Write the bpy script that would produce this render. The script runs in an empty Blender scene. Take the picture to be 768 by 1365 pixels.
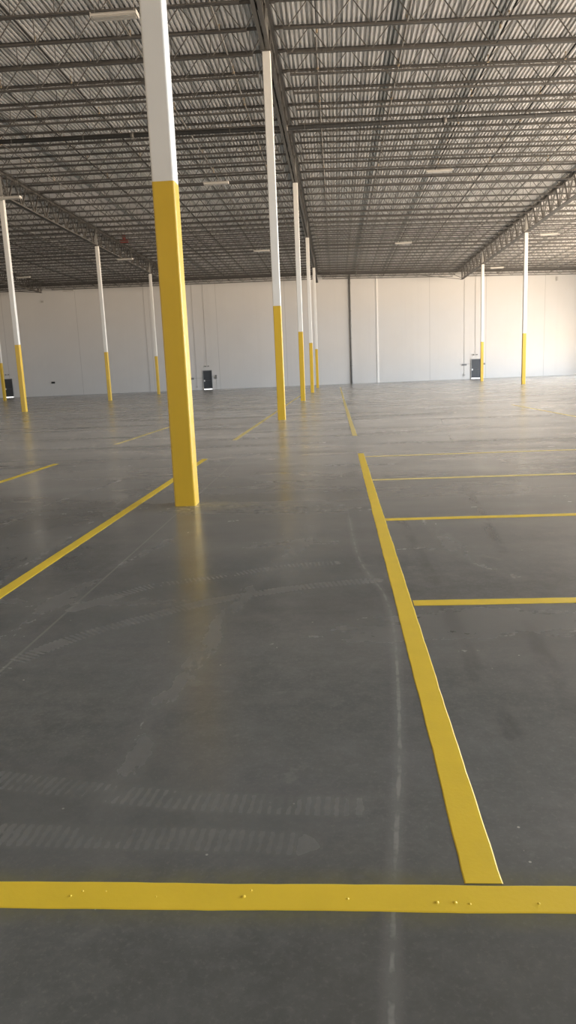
import bpy, math, random
import numpy as np
from mathutils import Matrix, Vector

random.seed(7)
sc = bpy.context.scene
col = sc.collection
S = 15.24                      # column bay (50 ft)
PITCH = S / 9                  # roof joist spacing
YW = 75.5                      # far wall
XL, XR, YB = -46.2, 31.2, -30.0

def fall(x):                   # roof falls gently away from the middle row
    return -.030 * x if x > 0 else -.010 * x
def hcol(x): return 10.85 + (fall(x) if x > 0 else -.0145 * x)      # column top / girder bottom
def hdeck(x): return 12.25 + fall(x)     # underside of the deck ribs

# ------------------------------------------------------------------ materials
def new_mat(name):
    m = bpy.data.materials.new(name); m.use_nodes = True
    nt = m.node_tree; b = nt.nodes['Principled BSDF']
    return m, nt, b
class G:
    """tiny node-graph helper"""
    def __init__(s, nt): s.nt = nt
    def n(s, t, **k):
        o = s.nt.nodes.new(t)
        for a, v in k.items(): setattr(o, a, v)
        return o
    def put(s, sock, v):
        if isinstance(v, bpy.types.NodeSocket): s.nt.links.new(v, sock)
        else: sock.default_value = v
    def m(s, op, a, b=0., c=None, clamp=False):
        o = s.n('ShaderNodeMath', operation=op); o.use_clamp = clamp
        s.put(o.inputs[0], a); s.put(o.inputs[1], b)
        if c is not None: s.put(o.inputs[2], c)
        return o.outputs[0]
    def mix(s, f, a, b):
        o = s.n('ShaderNodeMix', data_type='RGBA')
        s.put(o.inputs[0], f); s.put(o.inputs[6], a); s.put(o.inputs[7], b)
        return o.outputs[2]
    def noise(s, vec, scale, detail=3., rough=.55, mapscale=None):
        if mapscale:
            mp = s.n('ShaderNodeMapping'); s.put(mp.inputs['Vector'], vec); mp.inputs['Scale'].default_value = mapscale; vec = mp.outputs[0]
        o = s.n('ShaderNodeTexNoise'); s.put(o.inputs['Vector'], vec)
        o.inputs['Scale'].default_value = scale; o.inputs['Detail'].default_value = detail; o.inputs['Roughness'].default_value = rough
        return o.outputs['Fac']
    def step(s, v, lo, hi):      # smooth ramp 0..1
        o = s.n('ShaderNodeMapRange', interpolation_type='SMOOTHSTEP')
        s.put(o.inputs[0], v); s.put(o.inputs[1], lo); s.put(o.inputs[2], hi)
        return o.outputs[0]
    def obj(s): return s.n('ShaderNodeTexCoord').outputs['Object']
    def geo(s): return s.n('ShaderNodeNewGeometry').outputs['Position']
    def sep(s, v):
        o = s.n('ShaderNodeSeparateXYZ'); s.put(o.inputs[0], v); return o.outputs
    def attr(s, name):
        return s.n('ShaderNodeAttribute', attribute_name=name).outputs['Fac']
    def bump(s, h, strength, dist):
        o = s.n('ShaderNodeBump'); o.inputs['Strength'].default_value = strength; o.inputs['Distance'].default_value = dist
        s.put(o.inputs['Height'], h); return o.outputs[0]

def paint(name, c, rough=.5, var=.08, scale=6., metal=0., bump=.0):
    m, nt, b = new_mat(name); g = G(nt)
    f = g.noise(g.obj(), scale, 4)
    lo = (*[x * (1 - var) for x in c], 1); hi = (*[min(1, x * (1 + var)) for x in c], 1)
    nt.links.new(g.mix(f, lo, hi), b.inputs['Base Color'])
    b.inputs['Roughness'].default_value = rough; b.inputs['Metallic'].default_value = metal
    if bump:
        nt.links.new(g.bump(g.noise(g.obj(), scale * 14, 3), bump, .004), b.inputs['Normal'])
    return m

M = {}
M['col_white'] = paint('column_white_paint', (.74, .72, .67), .42, .03, 1.5)
M['col_yellow'] = paint('column_yellow_paint', (.66, .42, .032), .34, .05, 2.0)
M['line'] = paint('floor_line_yellow', (.80, .575, .038), .40, .08, 5.0, bump=.12)
M['line_old'] = paint('floor_line_worn', (.74, .60, .22), .42, .12, 4.0, bump=.2)
M['steel'] = paint('grey_primed_steel', (.105, .098, .088), .55, .15, 3.0)
M['steel_light'] = paint('light_grey_steel', (.30, .29, .265), .5, .1, 3.0)
M['pipe'] = paint('dark_sprinkler_pipe', (.022, .022, .021), .75, .1, 3.0)
M['pipe_light'] = paint('galvanised_branch_pipe', (.16, .15, .135), .45, .15, 3.0)
M['brass'] = paint('brass', (.40, .31, .20), .5, .05, 8.0, .2)
M['fixture'] = paint('fixture_white_enamel', (.60, .57, .52), .45, .04, 4.0)
M['lens'] = paint('fixture_diffuser', (.48, .455, .41), .35, .03, 4.0)
M['door'] = paint('door_charcoal_paint', (.045, .050, .056), .45, .08, 3.0)
M['door_frame'] = paint('door_frame_paint', (.33, .33, .32), .5, .05, 3.0)
M['metal'] = paint('satin_metal', (.62, .61, .58), .3, .04, 6.0, .6)
M['sill'] = paint('door_aluminium_sill', (.85, .85, .83), .3, .03, 6.0)
def gap_mat():               # daylight showing under the exterior doors
    m, nt, b = new_mat('daylight_under_door')
    b.inputs['Base Color'].default_value = (.8, .8, .8, 1)
    b.inputs['Emission Color'].default_value = (1, .98, .95, 1); b.inputs['Emission Strength'].default_value = .6
    return m
M['gap'] = gap_mat()
M['box'] = paint('grey_box_enamel', (.20, .20, .19), .5, .06, 6.0)
M['conduit'] = paint('conduit_grey', (.46, .44, .41), .45, .06, 6.0)
M['strip'] = paint('white_joint_cover', (.90, .88, .84), .4, .03, 4.0)
M['black'] = paint('black_plastic', (.018, .018, .018), .45, .1, 6.0)
M['red'] = paint('red_valve_paint', (.30, .06, .045), .45, .1, 6.0)
M['wall_side'] = paint('painted_concrete_side', (.66, .63, .58), .6, .04, .6)

# far wall: white tilt-up panels with caulked joints
def wall_mat():
    m, nt, b = new_mat('painted_tilt_up_wall'); g = G(nt)
    p = g.geo(); x, y, z = g.sep(p)
    f = g.noise(p, .35, 4)
    c = g.mix(f, (.62, .60, .57, 1), (.68, .66, .63, 1))
    streak = g.step(g.noise(p, 1.0, 3, .6, (1.6, 1, .04)), .52, .75)
    c = g.mix(g.m('MULTIPLY', streak, .12), c, (.55, .53, .49, 1))
    jm = None
    for jx in (-36.4, -27.7, -19.2, -11.55, -3.77, 12.3, 18.47, 24.8):
        d = g.m('ABSOLUTE', g.m('SUBTRACT', x, jx))
        v = g.m('SUBTRACT', 1., g.step(d, .012, .028))
        jm = v if jm is None else g.m('MAXIMUM', jm, v)
    c = g.mix(g.m('MULTIPLY', jm, .6), c, (.33, .315, .29, 1))
    nt.links.new(c, b.inputs['Base Color'])
    b.inputs['Roughness'].default_value = .55
    nt.links.new(g.bump(g.noise(p, 3, 4), .12, .01), b.inputs['Normal'])
    return m
M['wall'] = wall_mat()

# corrugated roof deck: sheet-to-sheet tone
def deck_mat():
    m, nt, b = new_mat('galvanised_roof_deck'); g = G(nt)
    p = g.obj(); x, y, z = g.sep(p)
    sheet = g.m('FLOOR', g.m('DIVIDE', x, .3048 * 1.5))
    row = g.m('FLOOR', g.m('DIVIDE', y, S / 3))
    cv = g.n('ShaderNodeCombineXYZ'); g.put(cv.inputs[0], sheet); g.put(cv.inputs[1], row)
    wn = g.n('ShaderNodeTexWhiteNoise', noise_dimensions='2D'); g.put(wn.inputs['Vector'], cv.outputs[0])
    w = wn.outputs['Value']
    c = g.mix(w, (.70, .68, .65, 1), (.80, .775, .745, 1))
    # full-length darker grey bands at set positions
    lap = g.m('LESS_THAN', g.m('FLOORED_MODULO', g.m('ADD', x, 46.31), .9144), .09)
    c = g.mix(g.m('MULTIPLY', lap, .6), c, (.26, .26, .25, 1))
    dark_band = None
    for bx in (-41.2, -34.0, -26.1, -21.0, -11.9, 3.95, 7.15, 19.6, 24.5):
        d = g.m('LESS_THAN', g.m('ABSOLUTE', g.m('SUBTRACT', x, bx)), .17)
        dark_band = d if dark_band is None else g.m('MAXIMUM', dark_band, d)
    c = g.mix(g.m('MULTIPLY', dark_band, .8), c, (.26, .275, .27, 1))
    nt.links.new(c, b.inputs['Base Color'])
    b.inputs['Roughness'].default_value = .5
    return m
M['deck'] = deck_mat()

def floor_mat():
    m, nt, b = new_mat('sealed_concrete_floor'); g = G(nt)
    p = g.geo(); x, y, z = g.sep(p)
    big = g.noise(p, .45, 5, .6)
    fine = g.noise(p, 7., 6, .65)
    grit = g.noise(p, 60., 4, .7)
    streak = g.noise(p, 1., 5, .6, (.16, .9, 1))
    c = g.mix(g.step(big, .3, .7), (.088, .095, .093, 1), (.126, .133, .131, 1))
    dust_sheen = g.step(g.m('ADD', y, g.m('MULTIPLY', g.m('SUBTRACT', g.noise(p, .3, 4), .5), 14.)), -4.5, 11.)
    c = g.mix(g.m('MULTIPLY', dust_sheen, .8), c, (.53, .515, .475, 1))  # beige dust far off, brightened further to paint in the floor's reflected light
    c = g.mix(g.m('MULTIPLY', g.step(g.noise(p, 24., 5, .65), .42, .78), .28), c, (.20, .205, .205, 1))
    c = g.mix(g.m('MULTIPLY', g.step(fine, .35, .8), .40), c, (.19, .195, .195, 1))
    c = g.mix(g.m('MULTIPLY', g.step(streak, .35, .80), .38), c, (.27, .262, .24, 1))
    c = g.mix(g.m('MULTIPLY', g.step(grit, .50, .8), .38), c, (.26, .257, .237, 1))
    # mottled pale patches
    pat = g.m('MULTIPLY', g.step(g.noise(p, 4.2, 5, .62), .60, .68), g.step(g.noise(p, .9, 3), .42, .62))
    c = g.mix(g.m('MULTIPLY', pat, .22), c, (.29, .286, .266, 1))
    # dark pour bands
    dk = g.step(g.noise(p, 1., 3, .5, (.22, .55, 1)), .42, .80)
    c = g.mix(g.m('MULTIPLY', dk, .5), c, (.085, .086, .08, 1))
    # tyre treads: chevron bars along the path
    dt, st = g.attr('tread_d'), g.attr('tread_s')
    bars = g.m('SINE', g.m('ADD', g.m('MULTIPLY', st, 190.), g.m('MULTIPLY', g.noise(p, 30., 2), 3.)))
    bars = g.m('ADD', g.m('MULTIPLY', g.step(bars, -.9, .9), .6), .4)
    tm = g.m('MULTIPLY', g.m('SUBTRACT', 1., g.step(dt, .045, .075)), bars)
    tm = g.m('MULTIPLY', tm, g.step(g.noise(p, 3., 3, .5), .15, .75))
    c = g.mix(g.m('MULTIPLY', tm, .24), c, (.32, .317, .295, 1))
    # pale scuffed bands
    ds = g.attr('scuff_d')
    sm = g.m('MULTIPLY', g.m('SUBTRACT', 1., g.step(ds, .0, .12)), g.step(g.noise(p, 5., 5, .6, (1.4, .5, 1)), .25, .85))
    c = g.mix(g.m('MULTIPLY', sm, .27), c, (.36, .355, .33, 1))
    # thin white scrape
    dw = g.m('ADD', g.m('ABSOLUTE', g.attr('scrape_d')), g.m('MULTIPLY', g.m('SUBTRACT', g.noise(p, 14., 3), .5), .016))
    wm = g.m('MULTIPLY', g.m('SUBTRACT', 1., g.step(dw, .003, .013)), g.step(g.noise(p, 9., 4), .32, .6))
    halo = g.m('MULTIPLY', g.m('SUBTRACT', 1., g.step(dw, .0, .045)), .14)
    c = g.mix(g.m('MAXIMUM', g.m('MULTIPLY', wm, .42), halo), c, (.42, .415, .395, 1))
    # dark rubber streaks
    dd = g.attr('rubber_d')
    rm = g.m('MULTIPLY', g.m('SUBTRACT', 1., g.step(dd, .02, .07)), g.step(g.noise(p, 3., 4, .6, (1.5, .6, 1)), .38, .62))
    c = g.mix(g.m('MULTIPLY', rm, .45), c, (.07, .072, .07, 1))
    # saw-cut joints
    jm = None
    for ax, v in ((y, 4.86), (y, 8.28), (y, 0.0), (y, 15.24), (y, 22.9), (y, 30.48), (y, 45.72), (x, 0.0), (x, -7.6), (x, 7.6), (x, -15.24), (x, 15.24)):
        d = g.m('ABSOLUTE', g.m('SUBTRACT', ax, v))
        q = g.m('SUBTRACT', 1., g.step(d, .004, .012))
        jm = q if jm is None else g.m('MAXIMUM', jm, q)
    c = g.mix(g.m('MULTIPLY', jm, .30), c, (.40, .39, .35, 1))
    # greenish overspray haze beside the near cross line
    hz = g.m('SUBTRACT', 1., g.step(g.m('ABSOLUTE', g.m('ADD', y, 6.52)), .05, .15))
    c = g.mix(g.m('MULTIPLY', hz, g.m('MULTIPLY', .55, g.step(fine, .2, .7))), c, (.17, .16, .055, 1))
    # yellow dust at the foot of the nearest column
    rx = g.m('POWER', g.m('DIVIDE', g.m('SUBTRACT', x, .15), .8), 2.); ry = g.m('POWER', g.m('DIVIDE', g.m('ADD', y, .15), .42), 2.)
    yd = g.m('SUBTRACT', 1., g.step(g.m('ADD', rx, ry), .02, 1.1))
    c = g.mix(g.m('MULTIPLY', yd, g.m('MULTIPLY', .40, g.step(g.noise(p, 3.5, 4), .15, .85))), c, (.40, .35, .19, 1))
    # white specks
    vo = g.n('ShaderNodeTexVoronoi'); g.put(vo.inputs['Vector'], p); vo.inputs['Scale'].default_value = 11.
    cs = g.n('ShaderNodeSeparateColor'); g.put(cs.inputs[0], vo.outputs['Color'])
    sp = g.m('MULTIPLY', g.m('LESS_THAN', vo.outputs['Distance'], .055), g.m('GREATER_THAN', cs.outputs[0], .80))
    c = g.mix(g.m('MULTIPLY', sp, .7), c, (.50, .49, .44, 1))
    nt.links.new(c, b.inputs['Base Color'])
    r = g.m('ADD', .15, g.m('MULTIPLY', g.step(streak, .3, .75), .12))
    r = g.m('ADD', r, g.m('MULTIPLY', fine, .06))
    r = g.m('ADD', r, g.m('MULTIPLY', g.m('MAXIMUM', tm, sm), .12))
    nt.links.new(r, b.inputs['Roughness'])
    b.inputs['IOR'].default_value = 1.52
    h = g.m('ADD', g.m('MULTIPLY', grit, .25), g.m('MULTIPLY', fine, .5))
    nt.links.new(g.bump(h, .05, .002), b.inputs['Normal'])
    return m
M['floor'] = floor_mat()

# ------------------------------------------------------------------ mesh helpers
class MB:
    def __init__(s): s.v = []; s.f = []
    def box(s, x0, x1, y0, y1, z0, z1):
        i = len(s.v)
        s.v += [(x, y, z) for x in (x0, x1) for y in (y0, y1) for z in (z0, z1)]
        s.f += [(i, i+1, i+3, i+2), (i+4, i+6, i+7, i+5), (i, i+4, i+5, i+1), (i+2, i+3, i+7, i+6), (i, i+2, i+6, i+4), (i+1, i+5, i+7, i+3)]
        return s
    def hexa(s, p):           # 8 points: bottom ring 0-3, top ring 4-7
        i = len(s.v); s.v += [tuple(q) for q in p]
        s.f += [(i+3, i+2, i+1, i), (i+4, i+5, i+6, i+7)] + [(i+k, i+(k+1) % 4, i+4+(k+1) % 4, i+4+k) for k in range(4)]
        return s
    def tube(s, a, b, r, n=8, r2=None):
        a, b = Vector(a), Vector(b); d = (b - a).normalized()
        u = d.orthogonal().normalized(); w = d.cross(u); i = len(s.v); r2 = r if r2 is None else r2
        for c, rr in ((a, r), (b, r2)):
            for k in range(n):
                t = 2 * math.pi * k / n
                s.v.append(tuple(c + (u * math.cos(t) + w * math.sin(t)) * rr))
        s.f += [(i+k, i+(k+1) % n, i+n+(k+1) % n, i+n+k) for k in range(n)]
        s.f += [tuple(range(i+n-1, i-1, -1)), tuple(range(i+n, i+2*n))]
        return s
    def bar(s, a, b, w, h):   # rectangular bar along a->b, w horizontal-ish, h the other way
        a, b = Vector(a), Vector(b); d = (b - a).normalized()
        up = Vector((0, 0, 1)) if abs(d.z) < .95 else Vector((0, 1, 0))
        sd = d.cross(up).normalized() * (w / 2); u = sd.cross(d).normalized() * (h / 2)
        return s.hexa([a - sd - u, a + sd - u, a + sd + u, a - sd + u, b - sd - u, b + sd - u, b + sd + u, b - sd + u])
    def prism(s, prof, y0, y1):   # closed x/z profile along y
        i = len(s.v); n = len(prof)
        s.v += [(x, y0, z) for x, z in prof] + [(x, y1, z) for x, z in prof]
        s.f += [(i+k, i+(k+1) % n, i+n+(k+1) % n, i+n+k) for k in range(n)]
        s.f += [tuple(range(i+n-1, i-1, -1)), tuple(range(i+n, i+2*n))]
        return s
    def mesh(s, name, mat, smooth=False):
        me = bpy.data.meshes.new(name); me.from_pydata(s.v, [], s.f); me.update()
        me.materials.append(mat)
        if smooth: me.shade_smooth()
        return me
    def build(s, name, mat, parent=None, smooth=False):
        return link(name, s.mesh(name, mat, smooth), parent)
def link(name, me, parent=None):
    o = bpy.data.objects.new(name, me); col.objects.link(o)
    if parent is not None: o.parent = parent
    return o
def tag(o, label, cat, group=None):
    o['label'] = label; o['category'] = cat
    if group: o['group'] = group
    return o
def empty(name, loc, rot=(0, 0, 0)):
    o = bpy.data.objects.new(name, None); o.empty_display_size = .3
    o.location = loc; o.rotation_euler = rot; col.objects.link(o); return o
def struct(o): o['kind'] = 'structure'; return o

# ------------------------------------------------------------------ camera
F_PX, PI_, RO, YA = 964.2, .18955, -.04204, -.07368
fw = Vector((math.sin(YA), math.cos(YA), 0)); rt = Vector((math.cos(YA), -math.sin(YA), 0)); zz = Vector((0, 0, 1))
Fv = fw * math.cos(PI_) - zz * math.sin(PI_); Uv = fw * math.sin(PI_) + zz * math.cos(PI_)
Rc = rt * math.cos(RO) + Uv * math.sin(RO); Uc = Uv * math.cos(RO) - rt * math.sin(RO)
cam = bpy.data.cameras.new('camera'); co = bpy.data.objects.new('camera', cam); col.objects.link(co)
CAM = Vector((1.81035, -8.34897, 1.47885))
mw = Matrix((Rc, Uc, -Fv)).transposed().to_4x4(); mw.translation = CAM
co.matrix_world = mw
cam.sensor_fit = 'HORIZONTAL'; cam.sensor_width = 36; cam.lens = F_PX / 768 * 36
cam.clip_start = .05; cam.clip_end = 400
sc.camera = co
def seen(pts, mg=12):          # does any of the points fall in (or near) the frame
    for p in pts:
        d = Vector(p) - CAM; z = d.dot(Fv)
        if z < .3: continue
        u = 384 + F_PX * d.dot(Rc) / z; v = 682.5 - F_PX * d.dot(Uc) / z
        if -mg < u < 768 + mg and -mg < v < 1365 + mg: return True
    return False

# ------------------------------------------------------------------ setting: floor with its wear
def poly(pts, n=8):            # smooth polyline (Catmull-Rom)
    P = [np.array(q, float) for q in pts]; P = [2*P[0]-P[1]] + P + [2*P[-1]-P[-2]]; out = []
    for i in range(1, len(P) - 2):
        for k in range(n):
            t = k / n; a, b_, c, d = P[i-1:i+3]
            out.append(.5*((2*b_)+(-a+c)*t+(2*a-5*b_+4*c-d)*t*t+(-a+3*b_-3*c+d)*t**3))
    out.append(P[-2]); return np.array(out)
TREAD = [[(-.45, -6.2), (-.04, -4.97), (.0, -4.8), (.229, -4.395), (.588, -4.042), (.923, -3.758), (1.43, -3.503), (1.88, -3.37), (2.05, -3.34)],
         [(.035, -3.863), (.137, -3.71), (.417, -3.378), (.822, -3.176), (1.391, -2.906), (1.776, -2.827)],
         [(.2, -5.86), (.422, -5.903), (.675, -5.944), (.952, -6.003), (1.375, -6.058), (1.849, -6.08)],
         [(.3, -6.23), (.588, -6.241), (.953, -6.251), (1.407, -6.267), (1.66, -6.284)]]
SCUFF = [[(-.24, -5.0), (-.19, -4.377), (-.145, -3.659), (-.009, -2.899), (.127, -2.247), (.325, -1.576)],
         [(.977, -6.082), (.949, -5.633), (.961, -5.289), (1.015, -4.955), (1.112, -3.655), (1.367, -2.551), (1.502, -1.873)],
         [(-.84, -4.2), (-.827, -3.366), (-.813, -3.153), (-.813, -1.081), (-.778, 1.275)],
         [(-1.85, -2.0), (-1.835, -1.319), (-1.796, .146), (-1.491, 2.26)],
         [(2.62, -1.0), (2.67, -1.527), (2.789, -2.687), (3.04, -3.346)]]
SCRAPE = [[(1.9, -1.06), (1.92, -2.0), (1.95, -2.727), (2.02, -3.268), (2.083, -3.634), (2.103, -4.229), (2.068, -4.985), (2.017, -5.703), (1.976, -6.101), (1.933, -6.5), (1.894, -6.929), (1.86, -7.4)]]
RUBBER = [[(2.40, -1.2), (2.426, -2.125), (2.451, -3.82), (2.448, -4.76), (2.483, -5.588)],
          [(2.861, -4.267), (2.818, -5.006), (2.793, -5.396)], [(5.059, 18.353), (4.75, 12.389), (4.076, 6.088)],
          [(3.4, 1.0), (3.2, -1.4), (3.1, -2.6)], [(.28, .49), (.9, .54), (1.9, .5)], [(1.5, 9.0), (3.6, 11.0), (6.5, 11.6)]]
def build_floor():
    def axis(lo, hi, d0, d1, st, step):
        a = list(np.arange(d0, d1, st)); x = d0; s_ = st; L = []
        while x > lo: s_ = min(s_ * 1.25, step); x -= s_; L.append(max(x, lo))
        x = a[-1]; s_ = st; R = []
        while x < hi: s_ = min(s_ * 1.25, step); x += s_; R.append(min(x, hi))
        return np.array(L[::-1] + a + R)
    xs = axis(XL, XR, -2.2, 4.0, .055, 3.); ys = axis(YB, YW, -7.4, 3.0, .055, 3.)
    nx, ny = len(xs), len(ys)
    X, Y = np.meshgrid(xs, ys); co_ = np.stack([X.ravel(), Y.ravel(), np.zeros(X.size)], 1)
    idx = np.arange(nx * ny).reshape(ny, nx)
    q = np.stack([idx[:-1, :-1], idx[:-1, 1:], idx[1:, 1:], idx[1:, :-1]], -1).reshape(-1, 4)
    me = bpy.data.meshes.new('floor'); me.vertices.add(len(co_)); me.vertices.foreach_set('co', co_.ravel().astype(np.float32))
    me.loops.add(q.size); me.loops.foreach_set('vertex_index', q.ravel().astype(np.int32))
    me.polygons.add(len(q)); me.polygons.foreach_set('loop_start', np.arange(0, q.size, 4, dtype=np.int32))
    me.update(calc_edges=True); me.validate()
    P = co_[:, :2]
    def field(lines):
        D = np.full(len(P), 9.); A = np.zeros(len(P)); SG = np.ones(len(P))
        for ln in lines:
            c = poly(ln); s0 = 0
            for a, b_ in zip(c[:-1], c[1:]):
                ab = b_ - a; L = np.hypot(*ab)
                if L < 1e-6: continue
                t = np.clip(((P - a) @ ab) / L**2, 0, 1)
                d = np.hypot(*(P - a - t[:, None] * ab).T)
                k = d < D; D[k] = d[k]; SG[k] = np.sign(ab[0] * (P - a)[k, 1] - ab[1] * (P - a)[k, 0]); A[k] = s0 + t[k] * L; s0 += L
        return np.minimum(D, 1.), A, SG
    for nm, ls in (('tread', TREAD), ('scuff', SCUFF), ('scrape', SCRAPE), ('rubber', RUBBER)):
        D, A, SG = field(ls)
        if nm == 'scrape': D = D * SG
        a = me.attributes.new(nm + '_d', 'FLOAT', 'POINT'); a.data.foreach_set('value', D.astype(np.float32))
        if nm == 'tread':
            a = me.attributes.new('tread_s', 'FLOAT', 'POINT'); a.data.foreach_set('value', A.astype(np.float32))
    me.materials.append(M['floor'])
    return struct(link('floor', me))
build_floor()

# roof deck: one corrugated sheet, ribs running along y
def build_deck():
    p = .1524; prof = []; x = -46.3
    while x < 31.4:
        z = hdeck(x)
        prof += [(x, z), (x + .070, z), (x + .078, z + .088), (x + .144, z + .088)]
        x += p
    n = len(prof); ys = (YB - .1, YW + .1)
    v = [(a, y, b_) for y in ys for a, b_ in prof]
    f = [(k, k + 1, n + k + 1, n + k) for k in range(n - 1)]
    me = bpy.data.meshes.new('ceiling'); me.from_pydata(v, [], f); me.update(); me.materials.append(M['deck'])
    return struct(link('ceiling', me))
build_deck()

# walls; door openings are filled by the door things on the far wall
struct(MB().box(XL - .3, XR + .3, YW, YW + .3, -.05, 14).build('wall_back', M['wall']))
struct(MB().box(XL - .3, XL, YB, YW, -.05, 14).build('wall_left', M['wall_side']))
OPEN_R = sorted([(y, y + 3.7, 0.0, 4.2) for y in (4, 18, 32, 46, 63.2)] + [(y, y + 5.2, 6.2, 9.8) for y in (-13, -6, 1, 10, 24, 38, 52)])  # unseen: low dock doors, plus high windows added to light the floor
OPEN_F = [(-34, -30.3, 0.0, 4.6), (20, 23.7, 0.0, 3.0)]  # unseen openings added for light from behind the camera
def holed(rects, lo, hi, axis, c0, c1, name):
    mb = MB(); cur = lo
    def put(a, b_, z0, z1):
        if axis == 'y': mb.box(c0, c1, a, b_, z0, z1)
        else: mb.box(a, b_, c0, c1, z0, z1)
    for a, b_, z0, z1 in rects:
        put(cur, a, -.05, 14); put(a, b_, z1, 14); cur = b_
        if z0 > 0: put(a, b_, -.05, z0)
    put(cur, hi, -.05, 14)
    return struct(mb.build(name, M['wall_side']))
holed(OPEN_R, YB, YW, 'y', XR, XR + .3, 'wall_right')
holed(OPEN_F, XL - .3, XR + .3, 'x', YB - .3, YB, 'wall_front')
# edge angle where the deck meets the far wall, sloping with the roof
mb = MB()
for a, b_ in ((XL, 0.), (0., XR)):
    mb.hexa([(a, YW - .12, hdeck(a) - .22), (b_, YW - .12, hdeck(b_) - .22), (b_, YW, hdeck(b_) - .22), (a, YW, hdeck(a) - .22),
             (a, YW - .12, hdeck(a) + .01), (b_, YW - .12, hdeck(b_) + .01), (b_, YW, hdeck(b_) + .01), (a, YW, hdeck(a) + .01)])
struct(mb.build('trim_1', M['steel']))

# ------------------------------------------------------------------ columns
ORD = ['first', 'second', 'third', 'fourth', 'fifth', 'sixth', 'seventh', 'eighth', 'ninth']
W = .244
def rounded(w, r, n=4):
    pts = []
    for cx, cy, a0 in ((w/2-r, w/2-r, 0), (-w/2+r, w/2-r, 90), (-w/2+r, -w/2+r, 180), (w/2-r, -w/2+r, 270)):
        for k in range(n + 1):
            t = math.radians(a0 + 90 * k / n); pts.append((cx + r * math.cos(t), cy + r * math.sin(t)))
    return pts
def tube_sq(mb, w, r, z0, z1):
    pts = rounded(w, r); i = len(mb.v); n = len(pts)
    mb.v += [(x, y, z0) for x, y in pts] + [(x, y, z1) for x, y in pts]
    mb.f += [(i+k, i+(k+1) % n, i+n+(k+1) % n, i+n+k) for k in range(n)] + [tuple(range(i+n-1, i-1, -1)), tuple(range(i+n, i+2*n))]
HY = 3.565
def column(i, j, label):
    x, y = i * S, j * S; h = hcol(x)
    t = empty('building_column', (x, y, 0)); tag(t, label, 'column', 'two tone building columns')
    m = MB(); tube_sq(m, W + .004, .022, 0, HY); m.build('painted_base', M['col_yellow'], t)['label'] = 'glossy yellow lower part'
    m = MB(); tube_sq(m, W, .022, HY, h - .02); m.build('shaft', M['col_white'], t)['label'] = 'white upper part'
    m = MB().box(-.16, .16, -.16, .16, h - .02, h); m.build('cap_plate', M['steel'], t)
    m = MB().box(-.075, .075, -.012, .012, h, h + 1.12).box(-.012, .012, -.10, .10, h, h + 1.12).box(-.09, .09, -.11, -.098, h, h + 1.12)
    m.build('girder_stub', M['steel_light'], t)
    return t
column(0, 0, 'nearest and largest column, yellow below and white above, standing alone in the left foreground')
column(0, 1, 'second column of the middle row, just right of the largest yellow column')
column(0, 2, 'third column of the middle row, right behind the second one')
column(0, 3, 'fourth column of the middle row, thin, second from the far wall')
column(0, 4, 'last column of the middle row, thinnest, closest to the far wall')
column(-1, 2, 'yellow and white column near the left edge, largest of the left row')
column(-1, 3, 'middle column of the left row, between the left edge and the largest column')
column(-1, 4, 'thin far column of the left row, just left of the largest column')
column(-2, 4, 'column cut by the left edge of the picture, left of the dark door')
column(1, 3, 'nearer of the two right hand columns, furthest right in the picture')
column(1, 4, 'farther of the two right hand columns, beside the right grey door')

# ------------------------------------------------------------------ roof girders along the column rows
def angle_pair(mb, x, y0, y1, z, leg, gap, th, up):      # two angles back to back, along y
    for sgn in (-1, 1):
        xa = x + sgn * gap / 2
        x0, x1 = sorted((xa, xa + sgn * leg)); mb.box(x0, x1, y0, y1, z, z + th) if up else mb.box(x0, x1, y0, y1, z - th, z)
        x0, x1 = sorted((xa, xa + sgn * th)); mb.box(x0, x1, y0, y1, z, z + leg) if up else mb.box(x0, x1, y0, y1, z - leg, z)
def girder(i, j, y0, y1, label, tip=None, brace=False):
    x = i * S; z0, z1 = hcol(x), hdeck(x) - .08
    t = empty('roof_girder', (x, 0, 0)); tag(t, label, 'girder', 'open web roof girders')
    m = MB(); angle_pair(m, 0, y0, y1, z1, .125, .03, .013, False); m.build('top_chord', M['steel'], t)
    yb = tip if tip else y1
    m = MB(); angle_pair(m, 0, y0 + .14, yb - (0 if tip else .14), z0, .12, .03, .013, True); m.build('bottom_chord', M['steel'], t)
    m = MB(); n = int(round((yb - y0) / PITCH))
    for k in range(n):
        a, b_ = y0 + k * PITCH, y0 + (k + 1) * PITCH; c = (a + b_) / 2
        b_ = min(b_, yb)
        m.bar((0, a + .06, z1 - .06), (0, c - .05, z0 + .06), .075, .06)
        m.bar((0, c + .05, z0 + .06), (0, b_ - .06, z1 - .06), .075, .06)
        m.bar((0, c, z0 + .06), (0, c, z1 - .06), .05, .04)
    if tip: m.bar((0, yb - .03, z0), (0, yb - .03, z1 - .05), .07, .06)
    m.build('web', M['steel'], t)
    if brace:
        zt = hdeck(x - 4.6) - .85
        m = MB().bar((-.05, yb - .15, z0 + .03), (-4.6, yb - .15, zt), .06, .05).bar((-.05, yb - .4, z0 + .12), (-2.3, yb - .4, hdeck(x) - .25), .05, .04)
        m.build('side_brace', M['steel'], t)
    return t
ROW = {0: 'middle', -1: 'left', 1: 'right', -2: 'far left'}
BAYS = {0: [(1, 2), (2, 3), (3, 4)], -1: [(2, 3), (3, 4)], 1: [(2, 3), (3, 4)], -2: [(3, 4)]}
for k, (lab) in enumerate(['deep roof girder overhead from the nearest column to the second column']):
    girder(0, 0, 0, S, lab)
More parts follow.
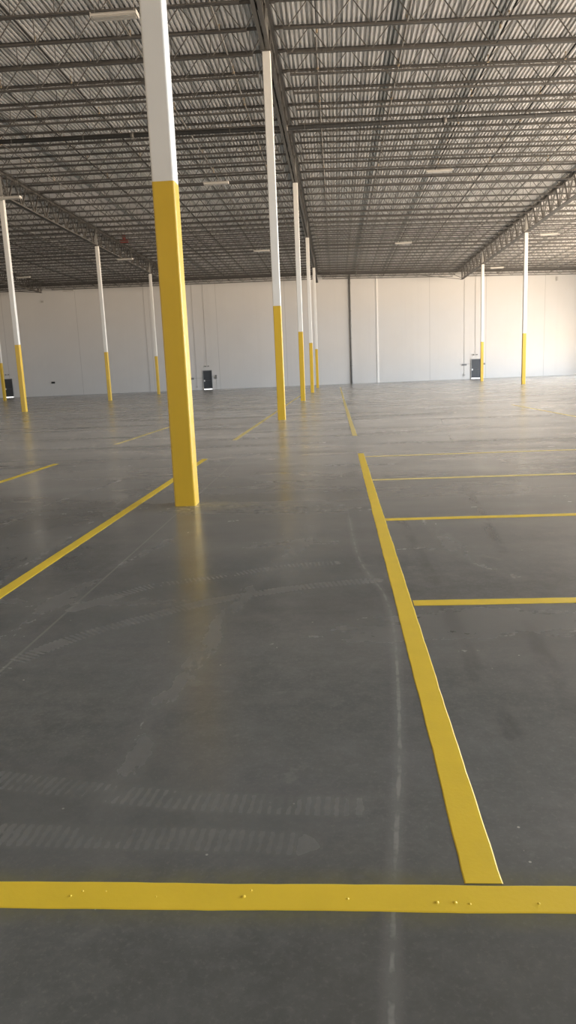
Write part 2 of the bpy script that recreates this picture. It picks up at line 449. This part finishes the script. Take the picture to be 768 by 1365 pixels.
for i, bays in BAYS.items():
    for a, b_ in bays:
        if not (seen([(i*S, y, hcol(i*S)) for y in np.linspace(a*S, b_*S, 12)])): continue
        if i == 0: lab = f'deep roof girder from the {ORD[a]} to the {ORD[b_]} column of the middle row'
        elif i == -1: lab = 'deep open web girder rising from the left edge of the picture over the left row' if a == 2 else 'deep open web girder between the last two columns of the left row'
        elif i == 1: lab = 'deep girder running off the right edge above the nearer right hand column' if a == 2 else 'deep girder between the two right hand columns'
        else: lab = 'far left girder reaching the last far left column'
        girder(i, a, a * S, b_ * S, lab)
girder(0, 4, 4*S, YW, 'short end girder of the middle row, from last column to far wall', tip=72.5)
girder(-1, 4, 4*S, YW, 'short end girder of the left row, hidden partly by the largest column', tip=72.5)
girder(1, 4, 4*S, YW, 'end girder with tip and thin brace left of the right door', tip=72.2, brace=True)
girder(-2, 4, 4*S, YW, 'end girder with angled tip against the wall at the left edge', tip=72.8, brace=True)

# ------------------------------------------------------------------ roof joists across the bays
def joist_meshes(L):
    D = .80
    m = MB()
    for s_ in (-1, 1):                       # top chord: two angles with a gap, along x
        a, b_ = sorted((s_ * .012, s_ * .075)); m.box(.10, L - .10, a, b_, -.008, 0)
        a, b_ = sorted((s_ * .012, s_ * .020)); m.box(.10, L - .10, a, b_, -.075, -.008)
    m.box(.02, .3, -.07, .07, -.085, -.075).box(L - .3, L - .02, -.07, .07, -.085, -.075)
    top = m.mesh('top_chord', M['steel'])
    m = MB()
    for s_ in (-1, 1):
        a, b_ = sorted((s_ * .012, s_ * .062)); m.box(.55, L - .55, a, b_, -D, -D + .008)
        a, b_ = sorted((s_ * .012, s_ * .019)); m.box(.55, L - .55, a, b_, -D + .008, -D + .06)
    bot = m.mesh('bottom_chord', M['steel'])
    m = MB(); n = max(1, int(round(L / 1.27))); q = L / n; zb, zt = -D + .03, -.03
    for k in range(n):
        a, c, b_ = k * q, (k + .5) * q, (k + 1) * q
        m.bar((max(a, .14), 0, zt), (c - .03, 0, zb), .026, .026)
        m.bar((c + .03, 0, zb), (min(b_, L - .14), 0, zt), .026, .026)
        m.bar((c, 0, zb), (c, 0, zt), .018, .018)
    return top, bot, m.mesh('web', M['steel'])
JM = joist_meshes(S)
BAYN = {-3: 'beyond the far left girder', -2: 'between the far left and left girders', -1: 'left of the middle girder', 0: 'right of the middle girder', 1: 'right of the right girder'}
NTH = ['nearest', 'second', 'third', 'fourth', 'fifth']
nj = 0
for bay in (-3, -2, -1, 0, 1):
    x0 = bay * S; x1 = x0 + S
    sl = (hdeck(x1) - hdeck(x0)) / S
    for j in range(5, 45):
        y = j * PITCH
        if j == 44 and y > YW - .4: continue
        if not seen([(x0 + S * k / 10, y, hdeck(x0 + S * k / 10) - .4) for k in range(11)], 25): continue
        t = empty('roof_joist', (x0, y, hdeck(x0) - .002), (0, -math.atan(sl), 0))
        n, k = divmod(j, 9)
        where = f'level with middle row {NTH[n]} column' if k == 0 else f'{ORD[k-1]} beyond middle row {NTH[n]} column'
        tag(t, f'roof joist {BAYN[bay]}, {where}', 'joist', 'open web roof joists under the deck')
        for nm, me in zip(('top_chord', 'bottom_chord', 'web'), JM): link(nm, me, t)
        nj += 1

# ------------------------------------------------------------------ sprinkler pipes
def main_pipe():
    y, r = 23.35, .085
    t = empty('sprinkler_main', (0, y, 0)); tag(t, 'thick dark sprinkler main pipe crossing the whole roof between joists', 'pipe')
    m = MB(); xs = [XL, 0, XR]
    zc = lambda x: 11.24 - .016 * x
    m.tube((XL, 0, zc(XL)), (XR, 0, zc(XR)), r, 12); m.build('pipe', M['pipe'], t, True)
    for x in np.arange(-19, 20, 6.35):
        m = MB().tube((x - .07, 0, zc(x - .07)), (x + .07, 0, zc(x + .07)), r + .022, 12); m.build('coupling', M['pipe_light'], t, True)
    for x in np.arange(-17.5, 19, 3.05):
        m = MB().tube((x, .0, zc(x) + r), (x, .0, hdeck(x)), .008, 6).tube((x - .02, 0, zc(x)), (x + .02, 0, zc(x)), r + .01, 12); m.build('hanger', M['steel'], t)
main_pipe()
pl = ['first', 'second', 'third', 'fourth', 'fifth']
for bay in (-2, -1, 0, 1):
    for k, dx in enumerate((1.45, 4.2, 7.2, 9.75, 12.6)):
        x = bay * S + (dx if bay >= 0 else S - dx)
        z = hdeck(x) - .50
        ya = 16.6 if (k == 0 and bay == 0) else 9.0
        pts = np.arange(ya, 75, .5); vis = [y for y in pts if seen([(x, y, z)])]
        if not vis: continue
        ya = max(ya, min(vis) - 2.); yb = YW - .6
        side = 'right' if bay >= 0 else 'left'
        side2 = {-2: 'left of the left girder', -1: 'left of the middle girder', 0: 'right of the middle girder', 1: 'right of the right girder'}[bay]
        t = empty('sprinkler_pipe', (x, 0, 0)); tag(t, f'slim sprinkler branch pipe threaded through joists, {pl[k]} one {side2}', 'pipe', 'sprinkler branch pipes')
        MB().tube((0, ya, z), (0, yb, z), .030, 8).build('pipe', M['pipe'] if k in (2, 3) else M['pipe_light'], t, True)
        for q, y in enumerate(np.arange(math.ceil((ya + .1) / 3.05) * 3.05 + .6, min(yb, 34), 3.05)):
            h = MB().tube((0, y, z), (0, y, z + .16), .012, 6).tube((0, y, z + .16), (0, y, z + .20), .03, 8, .018).tube((0, y, z - .05), (0, y, z + .02), .042, 8)
            h.build('sprinkler_head', M['brass'], t)
# thin drop pipes with a head, ahead of the second column
for x, y, lab in ((1.50, 15.0, 'thin dark drop pipe with pale tip just right of the second column'), (7.0, 15.2, 'short dark drop pipe with pale tip near the top right corner')):
    t = empty('drop_pipe', (x, y, 0)); tag(t, lab, 'pipe', 'drop pipes')
    MB().tube((0, -2.6, hdeck(x) - .52), (0, .95, hdeck(x) - .55), .022, 8).build('pipe', M['pipe'], t, True)
    MB().tube((0, .9, hdeck(x) - .66), (0, .9, hdeck(x) - .50), .035, 8, .02).build('sprinkler_head', M['brass'], t)
# red valve on the left girder
t = empty('valve', (-14.0, 48.6, 0)); tag(t, 'dull red valve fitting up beside the left girder', 'valve')
z = 11.82
MB().tube((-.3, 0, z), (.3, 0, z), .11, 12).tube((0, 0, z), (0, 0, z + .3), .06, 10).build('body', M['red'], t)
MB().tube((0, -.02, z + .3), (0, .02, z + .3), .16, 14).build('handwheel', M['red'], t)

# wall-top pipe with brackets
t = empty('wall_pipe', (0, 74.6, 0)); tag(t, 'thin pipe on small brackets running along the top of the far wall', 'pipe')
zc = lambda x: hdeck(x) - .50
MB().tube((XL + .3, 0, zc(XL)), (0, 0, zc(0)), .035, 8).tube((0, 0, zc(0)), (XR - .3, 0, zc(XR)), .035, 8).build('pipe', M['conduit'], t, True)
for x in np.arange(-38.0, 29.5, 3.05):
    z = zc(x)
    MB().bar((x, .88, z + .02), (x, -.05, z - .06), .05, .05).tube((x, -.02, z - .20), (x, -.02, z + .02), .045, 8, .03).build('bracket', M['conduit'], t)

# ------------------------------------------------------------------ light fixtures
def fixture(x, y, z, label, L=1.18):
    t = empty('linear_light', (x, y, z)); tag(t, label, 'light', 'linear warehouse lights')
    w = .15
    prof = [(-w, 0), (-w, .035), (-.07, .10), (.07, .10), (w, .035), (w, 0)]
    m = MB(); i = len(m.v)
    for s_ in (-L/2, L/2): m.v += [(s_, a, b_) for a, b_ in prof]
    n = len(prof); m.f += [(i+k, i+(k+1) % n, i+n+(k+1) % n, i+n+k) for k in range(n)] + [tuple(range(i+n-1, i-1, -1)), tuple(range(i+n, i+2*n))]
    m.build('housing', M['fixture'], t)
    MB().box(-L/2 + .04, L/2 - .04, -.125, -.012, -.028, 0).box(-L/2 + .04, L/2 - .04, .012, .125, -.028, 0).build('diffuser', M['lens'], t)
    MB().box(-L/2 - .012, -L/2 + .002, -w, w, -.02, .09).box(L/2 - .002, L/2 + .012, -w, w, -.02, .09).build('end_cap', M['fixture'], t)
    h = hdeck(x) - z - .02
    for s_ in (-1, 1):
        MB().tube((s_ * L * .44, 0, .09), (s_ * L * .44, 0, h), .006, 5).build('suspension_wire', M['steel_light'], t)
for x, y, lab in (
    (-3.62, 12.0, 'long pale unlit light fixture at the top left beside the largest column'),
    (-3.76, 28.9, 'pale unlit light fixture between the largest and the second column, upper one'),
    (-3.60, 49.1, 'small unlit light fixture just left of the second column, lower one'),
    (-14.5, 29.7, 'unlit light fixture across the top of the leftmost large column'),
    (-14.5, 50.3, 'unlit light fixture under the left girder, left of the largest column'),
    (-26.0, 57.8, 'small bright fixture end low in the roof at the left edge'),
    (-25.9, 68.6, 'faint pale fixture in front of the far wall at upper left'),
    (6.84, 28.2, 'pale unlit light fixture high in the middle right roof'),
    (6.94, 47.6, 'small pale light fixture low in the roof between middle and right rows'),
    (16.67, 45.4, 'pale light fixture right of the nearer right hand column'),
    (16.7, 61.9, 'light fixture just above the far wall between the two right hand columns')):
    fixture(x, y, 10.61 + fall(x), lab)

# ------------------------------------------------------------------ far wall: doors, boxes, conduits
def door(n, x, h=2.13, w=.96):
    t = empty(f'door_{n}', (x, YW, 0)); struct(t)
    MB().box(-w/2 - .06, -w/2, -.10, .0, 0, h + .06).box(w/2, w/2 + .06, -.10, .0, 0, h + .06).box(-w/2, w/2, -.10, .0, h, h + .06).build('door_frame', M['door_frame'], t)
    MB().box(-w/2, w/2, -.055, -.002, .10, h).build('door_leaf', M['door'], t)
    MB().box(-w/2, w/2, -.05, -.002, .0, .10).build('door_gap', M['gap'], t)['label'] = 'bright strip of daylight under the door'
    MB().tube((-w/2 + .10, -.10, 1.02), (w/2 - .12, -.10, 1.02), .014, 8).tube((-w/2 + .12, -.10, 1.02), (-w/2 + .12, -.055, 1.02), .02, 8).tube((w/2 - .14, -.10, 1.02), (w/2 - .14, -.055, 1.02), .02, 8).build('push_bar', M['box'], t)
    MB().box(-w/2 + .03, -w/2 + .16, -.115, -.055, .92, 1.10).build('door_lock', M['sill'], t)
    return t
door(1, -36.6); door(2, -12.98); door(3, 17.38)
for x, lab in ((-36.6, 'small emergency light above the dark door at the left edge'), (-12.98, 'small emergency light above the dark door right of the largest column'), (17.30, 'small emergency light above the right grey door')):
    t = empty('emergency_light', (x, YW - .06, 2.62)); tag(t, lab, 'light', 'emergency lights')
    MB().box(-.16, .16, -.05, .06, -.06, .06).build('body', M['conduit'], t)
    for s_ in (-1, 1): MB().tube((s_ * .19, .0, .03), (s_ * .19, -.10, .02), .05, 10, .07).build('lamp_head', M['box'], t)
def conduit(x, z0, z1, lab, r=.014):
    o = MB().tube((x, YW - .03, z0), (x, YW - .03, z1), r, 8).build('conduit', M['conduit']); tag(o, lab, 'conduit', 'wall conduits')
conduit(-12.98, 2.70, 11.9, 'thin conduit straight up from the light over the middle door')
conduit(-14.25, .45, 11.9, 'thin conduit up the wall left of the middle door, ending low down')
conduit(-11.98, .0, 1.42, 'short conduit from floor up to the horn right of the middle door')
conduit(17.30, 2.70, 11.2, 'thin conduit straight up from the light over the right door')
conduit(16.10, .50, 11.2, 'thin conduit up the wall left of the right grey door')
conduit(-37.25, .0, 11.9, 'thin conduit on the wall at the extreme left edge')
conduit(-19.75, .0, 11.9, 'thin conduit up the wall left of the largest column')
def wall_box(x, z, lab, w=.22, h=.24, mat='box', flash=True):
    t = empty('wall_box', (x, YW, z)); tag(t, lab, 'electrical box', 'small wall boxes')
    MB().box(-w/2, w/2, -.10, 0, -h/2, h/2).build('body', M[mat], t)
    MB().box(-w/2 - .01, w/2 + .01, -.115, -.10, -h/2 - .01, h/2 + .01).build('cover', M[mat], t)
wall_box(-14.75, 1.30, 'small grey box left of the middle door at handle height', .34, .2)
wall_box(-12.0, 1.40, 'small upright box right of the middle door', .16, .42)
wall_box(-14.27, .36, 'outlet box low on the wall left of the middle door', .14, .16, 'conduit')
wall_box(16.11, 1.58, 'small grey box left of the right door at handle height', .5, .16)
wall_box(16.12, .45, 'outlet box low on the wall left of the right door', .14, .16, 'conduit')
wall_box(18.28, 1.60, 'small box right of the farther right hand column', .2, .18)
wall_box(-31.2, 1.52, 'small black box alone on the wall between the left columns', .38, .2, 'black')
wall_box(-31.5, 10.65, 'tiny box high on the wall below the angled girder tip', .26, .2, 'conduit')
wall_box(26.0, 10.35, 'tiny fitting high on the wall at the right edge', .18, .42, 'conduit')
for x0, x1, z, lab in ((-14.6, -13.55, 1.33, 'short level conduit joining a box to the middle door'), (-12.45, -12.08, 1.42, 'short level conduit from the middle door to the upright box'), (16.35, 16.85, 1.66, 'short level conduit joining a box to the right door'), (17.92, 18.2, 1.62, 'short level conduit right of the right door')):
    tag(MB().tube((x0, YW - .04, z), (x1, YW - .04, z), .022, 8).build('conduit', M['conduit']), lab, 'conduit', 'wall conduits')
# downspout and joint cover
t = empty('downspout', (3.52, YW - .12, 0)); tag(t, 'dark grey downspout pipe running full height on the far wall', 'pipe')
MB().tube((0, 0, .0), (0, 0, 11.9), .085, 14).build('pipe', M['box'], t, True)
for z in (2, 5, 8, 11): MB().box(-.12, .12, -.03, .115, z - .03, z + .03).build('strap', M['box'], t)
o = MB().box(6.42, 6.62, YW - .052, YW - .002, 0, 11.75).build('joint_cover', M['strip']); tag(o, 'bright white vertical cover strip on the far wall right of the dark downspout', 'wall strip')

# ------------------------------------------------------------------ painted floor lines
def strip(mb, a, b_, w, h=.0022):
    a, b_ = Vector((*a, 0)), Vector((*b_, 0)); d = (b_ - a); L = d.length; d /= L; n = Vector((-d.y, d.x, 0))
    steps = max(2, min(260, int(L / .06))); rows = []
    rnd = random.Random(int(abs(a.x * 91 + a.y * 37 + L * 13)))
    wl = wr = 0
    for k in range(steps + 1):
        wl += (rnd.uniform(-.0016, .0016) - wl * .25); wr += (rnd.uniform(-.0016, .0016) - wr * .25)
        c = a + d * (L * k / steps)
        for off, z in ((-w/2 - wl - .002, .0003), (-w/2 - wl + .002, h), (w/2 + wr - .002, h), (w/2 + wr + .002, .0003)):
            p = c + n * off; rows.append((p.x, p.y, z))
    i = len(mb.v); mb.v += rows
    for k in range(steps):
        for q in range(3): mb.f.append((i+4*k+q+1, i+4*k+q, i+4*k+4+q, i+4*k+5+q))
    mb.f += [(i, i+1, i+2, i+3), (i+4*steps+3, i+4*steps+2, i+4*steps+1, i+4*steps)]
def line(a, b_, lab, w=.105, mat='line', blobs=()):
    m = MB(); strip(m, a, b_, w)
    o = m.build('floor_line', M[mat]); tag(o, lab, 'floor line', 'painted yellow floor lines')
    return o
cross = line((-1.6, -6.527), (8.2, -6.515), 'wide yellow line straight across the floor at the very bottom')
m = MB()
for bx, by, r in ((.99, -6.53, .006), (1.02, -6.51, .004), (1.09, -6.51, .003), (1.245, -6.53, .003), (1.50, -6.525, .009), (1.52, -6.50, .004), (2.05, -6.54, .008), (2.10, -6.54, .009), (2.14, -6.545, .006), (2.33, -6.54, .006), (1.80, -6.53, .006)):
    m.tube((bx, by, .001), (bx, by, .0055), r, 8, r * .3)
m.build('paint_blisters', M['line'], cross)
line((2.196, -6.46), (2.205, 4.74), 'long yellow line leading away on the right, from the bottom line')
line((2.19, 8.36), (2.14, 30.2), 'continuation of the right aisle line beyond the gap, nearer piece', mat='line_old')
line((2.14, 30.7), (2.12, 60), 'farthest thin piece of the right aisle line toward the wall', mat='line_old')
for y, w, lab in ((-3.87, .105, 'nearest short cross line branching right from the long aisle line'), (-1.21, .11, 'second cross line branching right from the long aisle line'),
                  (1.48, .11, 'third cross line branching right, thin and pale'), (4.22, .10, 'farthest cross line branching right at the end of the long aisle line')):
    line((2.26, y), (8.2, y), lab, w, 'line' if y < 1 else 'line_old')
line((-.665, -7.5), (-.635, 4.70), 'long yellow line on the left passing behind the largest column')
line((-.60, 8.35), (-.58, 44), 'pale line ending behind the second column of the middle row', mat='line_old')
line((-3.48, -2.0), (-3.44, 4.70), 'yellow line cut by the left edge of the picture', w=.11)
line((-3.42, 8.35), (-3.36, 16), 'thin pale line going behind the largest column from the left', mat='line_old')
line((8.27, 8.35), (8.2, 18.9), 'pale line running off the right edge of the picture', mat='line_old')

# ------------------------------------------------------------------ area lamps standing in for daylight in unseen, partly invented openings
w = bpy.data.worlds.new('outside'); sc.world = w; w.use_nodes = True
w.node_tree.nodes['Background'].inputs['Strength'].default_value = 0.
RADIANCE = 16.5
def daylight(name, loc, rot, sx, sy):
    # what an opening passes on: sky light travelling down, sunlit-ground light travelling up
    l = bpy.data.lights.new(name, 'AREA'); l.shape = 'RECTANGLE'; l.size = sx; l.size_y = sy
    l.energy = math.pi * sx * sy * RADIANCE
    l.use_nodes = True; nt = l.node_tree; g = G(nt); em = nt.nodes['Emission']
    _, _, dz = g.sep(g.n('ShaderNodeNewGeometry').outputs['Incoming'])
    nt.links.new(g.mix(g.step(dz, -.06, .06), SKY, GROUND), em.inputs['Color'])
    o = bpy.data.objects.new(name, l); col.objects.link(o); o.location = loc; o.rotation_euler = rot
SKY, GROUND = (.83, .95, 1.09, 1), (1.34, 1.09, .84, 1)
for a, b_, z0, z1 in OPEN_R: daylight('door_daylight', (XR + .15, (a + b_) / 2, (z0 + z1) / 2), (math.pi/2, 0, math.pi/2), b_ - a, z1 - z0)
for a, b_, z0, z1 in OPEN_F: daylight('door_daylight', ((a + b_) / 2, YB - .15, (z0 + z1) / 2), (math.pi/2, 0, 0), b_ - a, z1 - z0)

sc.view_settings.view_transform = 'Standard'; sc.view_settings.look = 'None'
sc.view_settings.gamma = 1; sc.view_settings.use_curve_mapping = False
sc.view_settings.exposure = 1.65
print('joists', nj, 'objects', len(sc.objects))
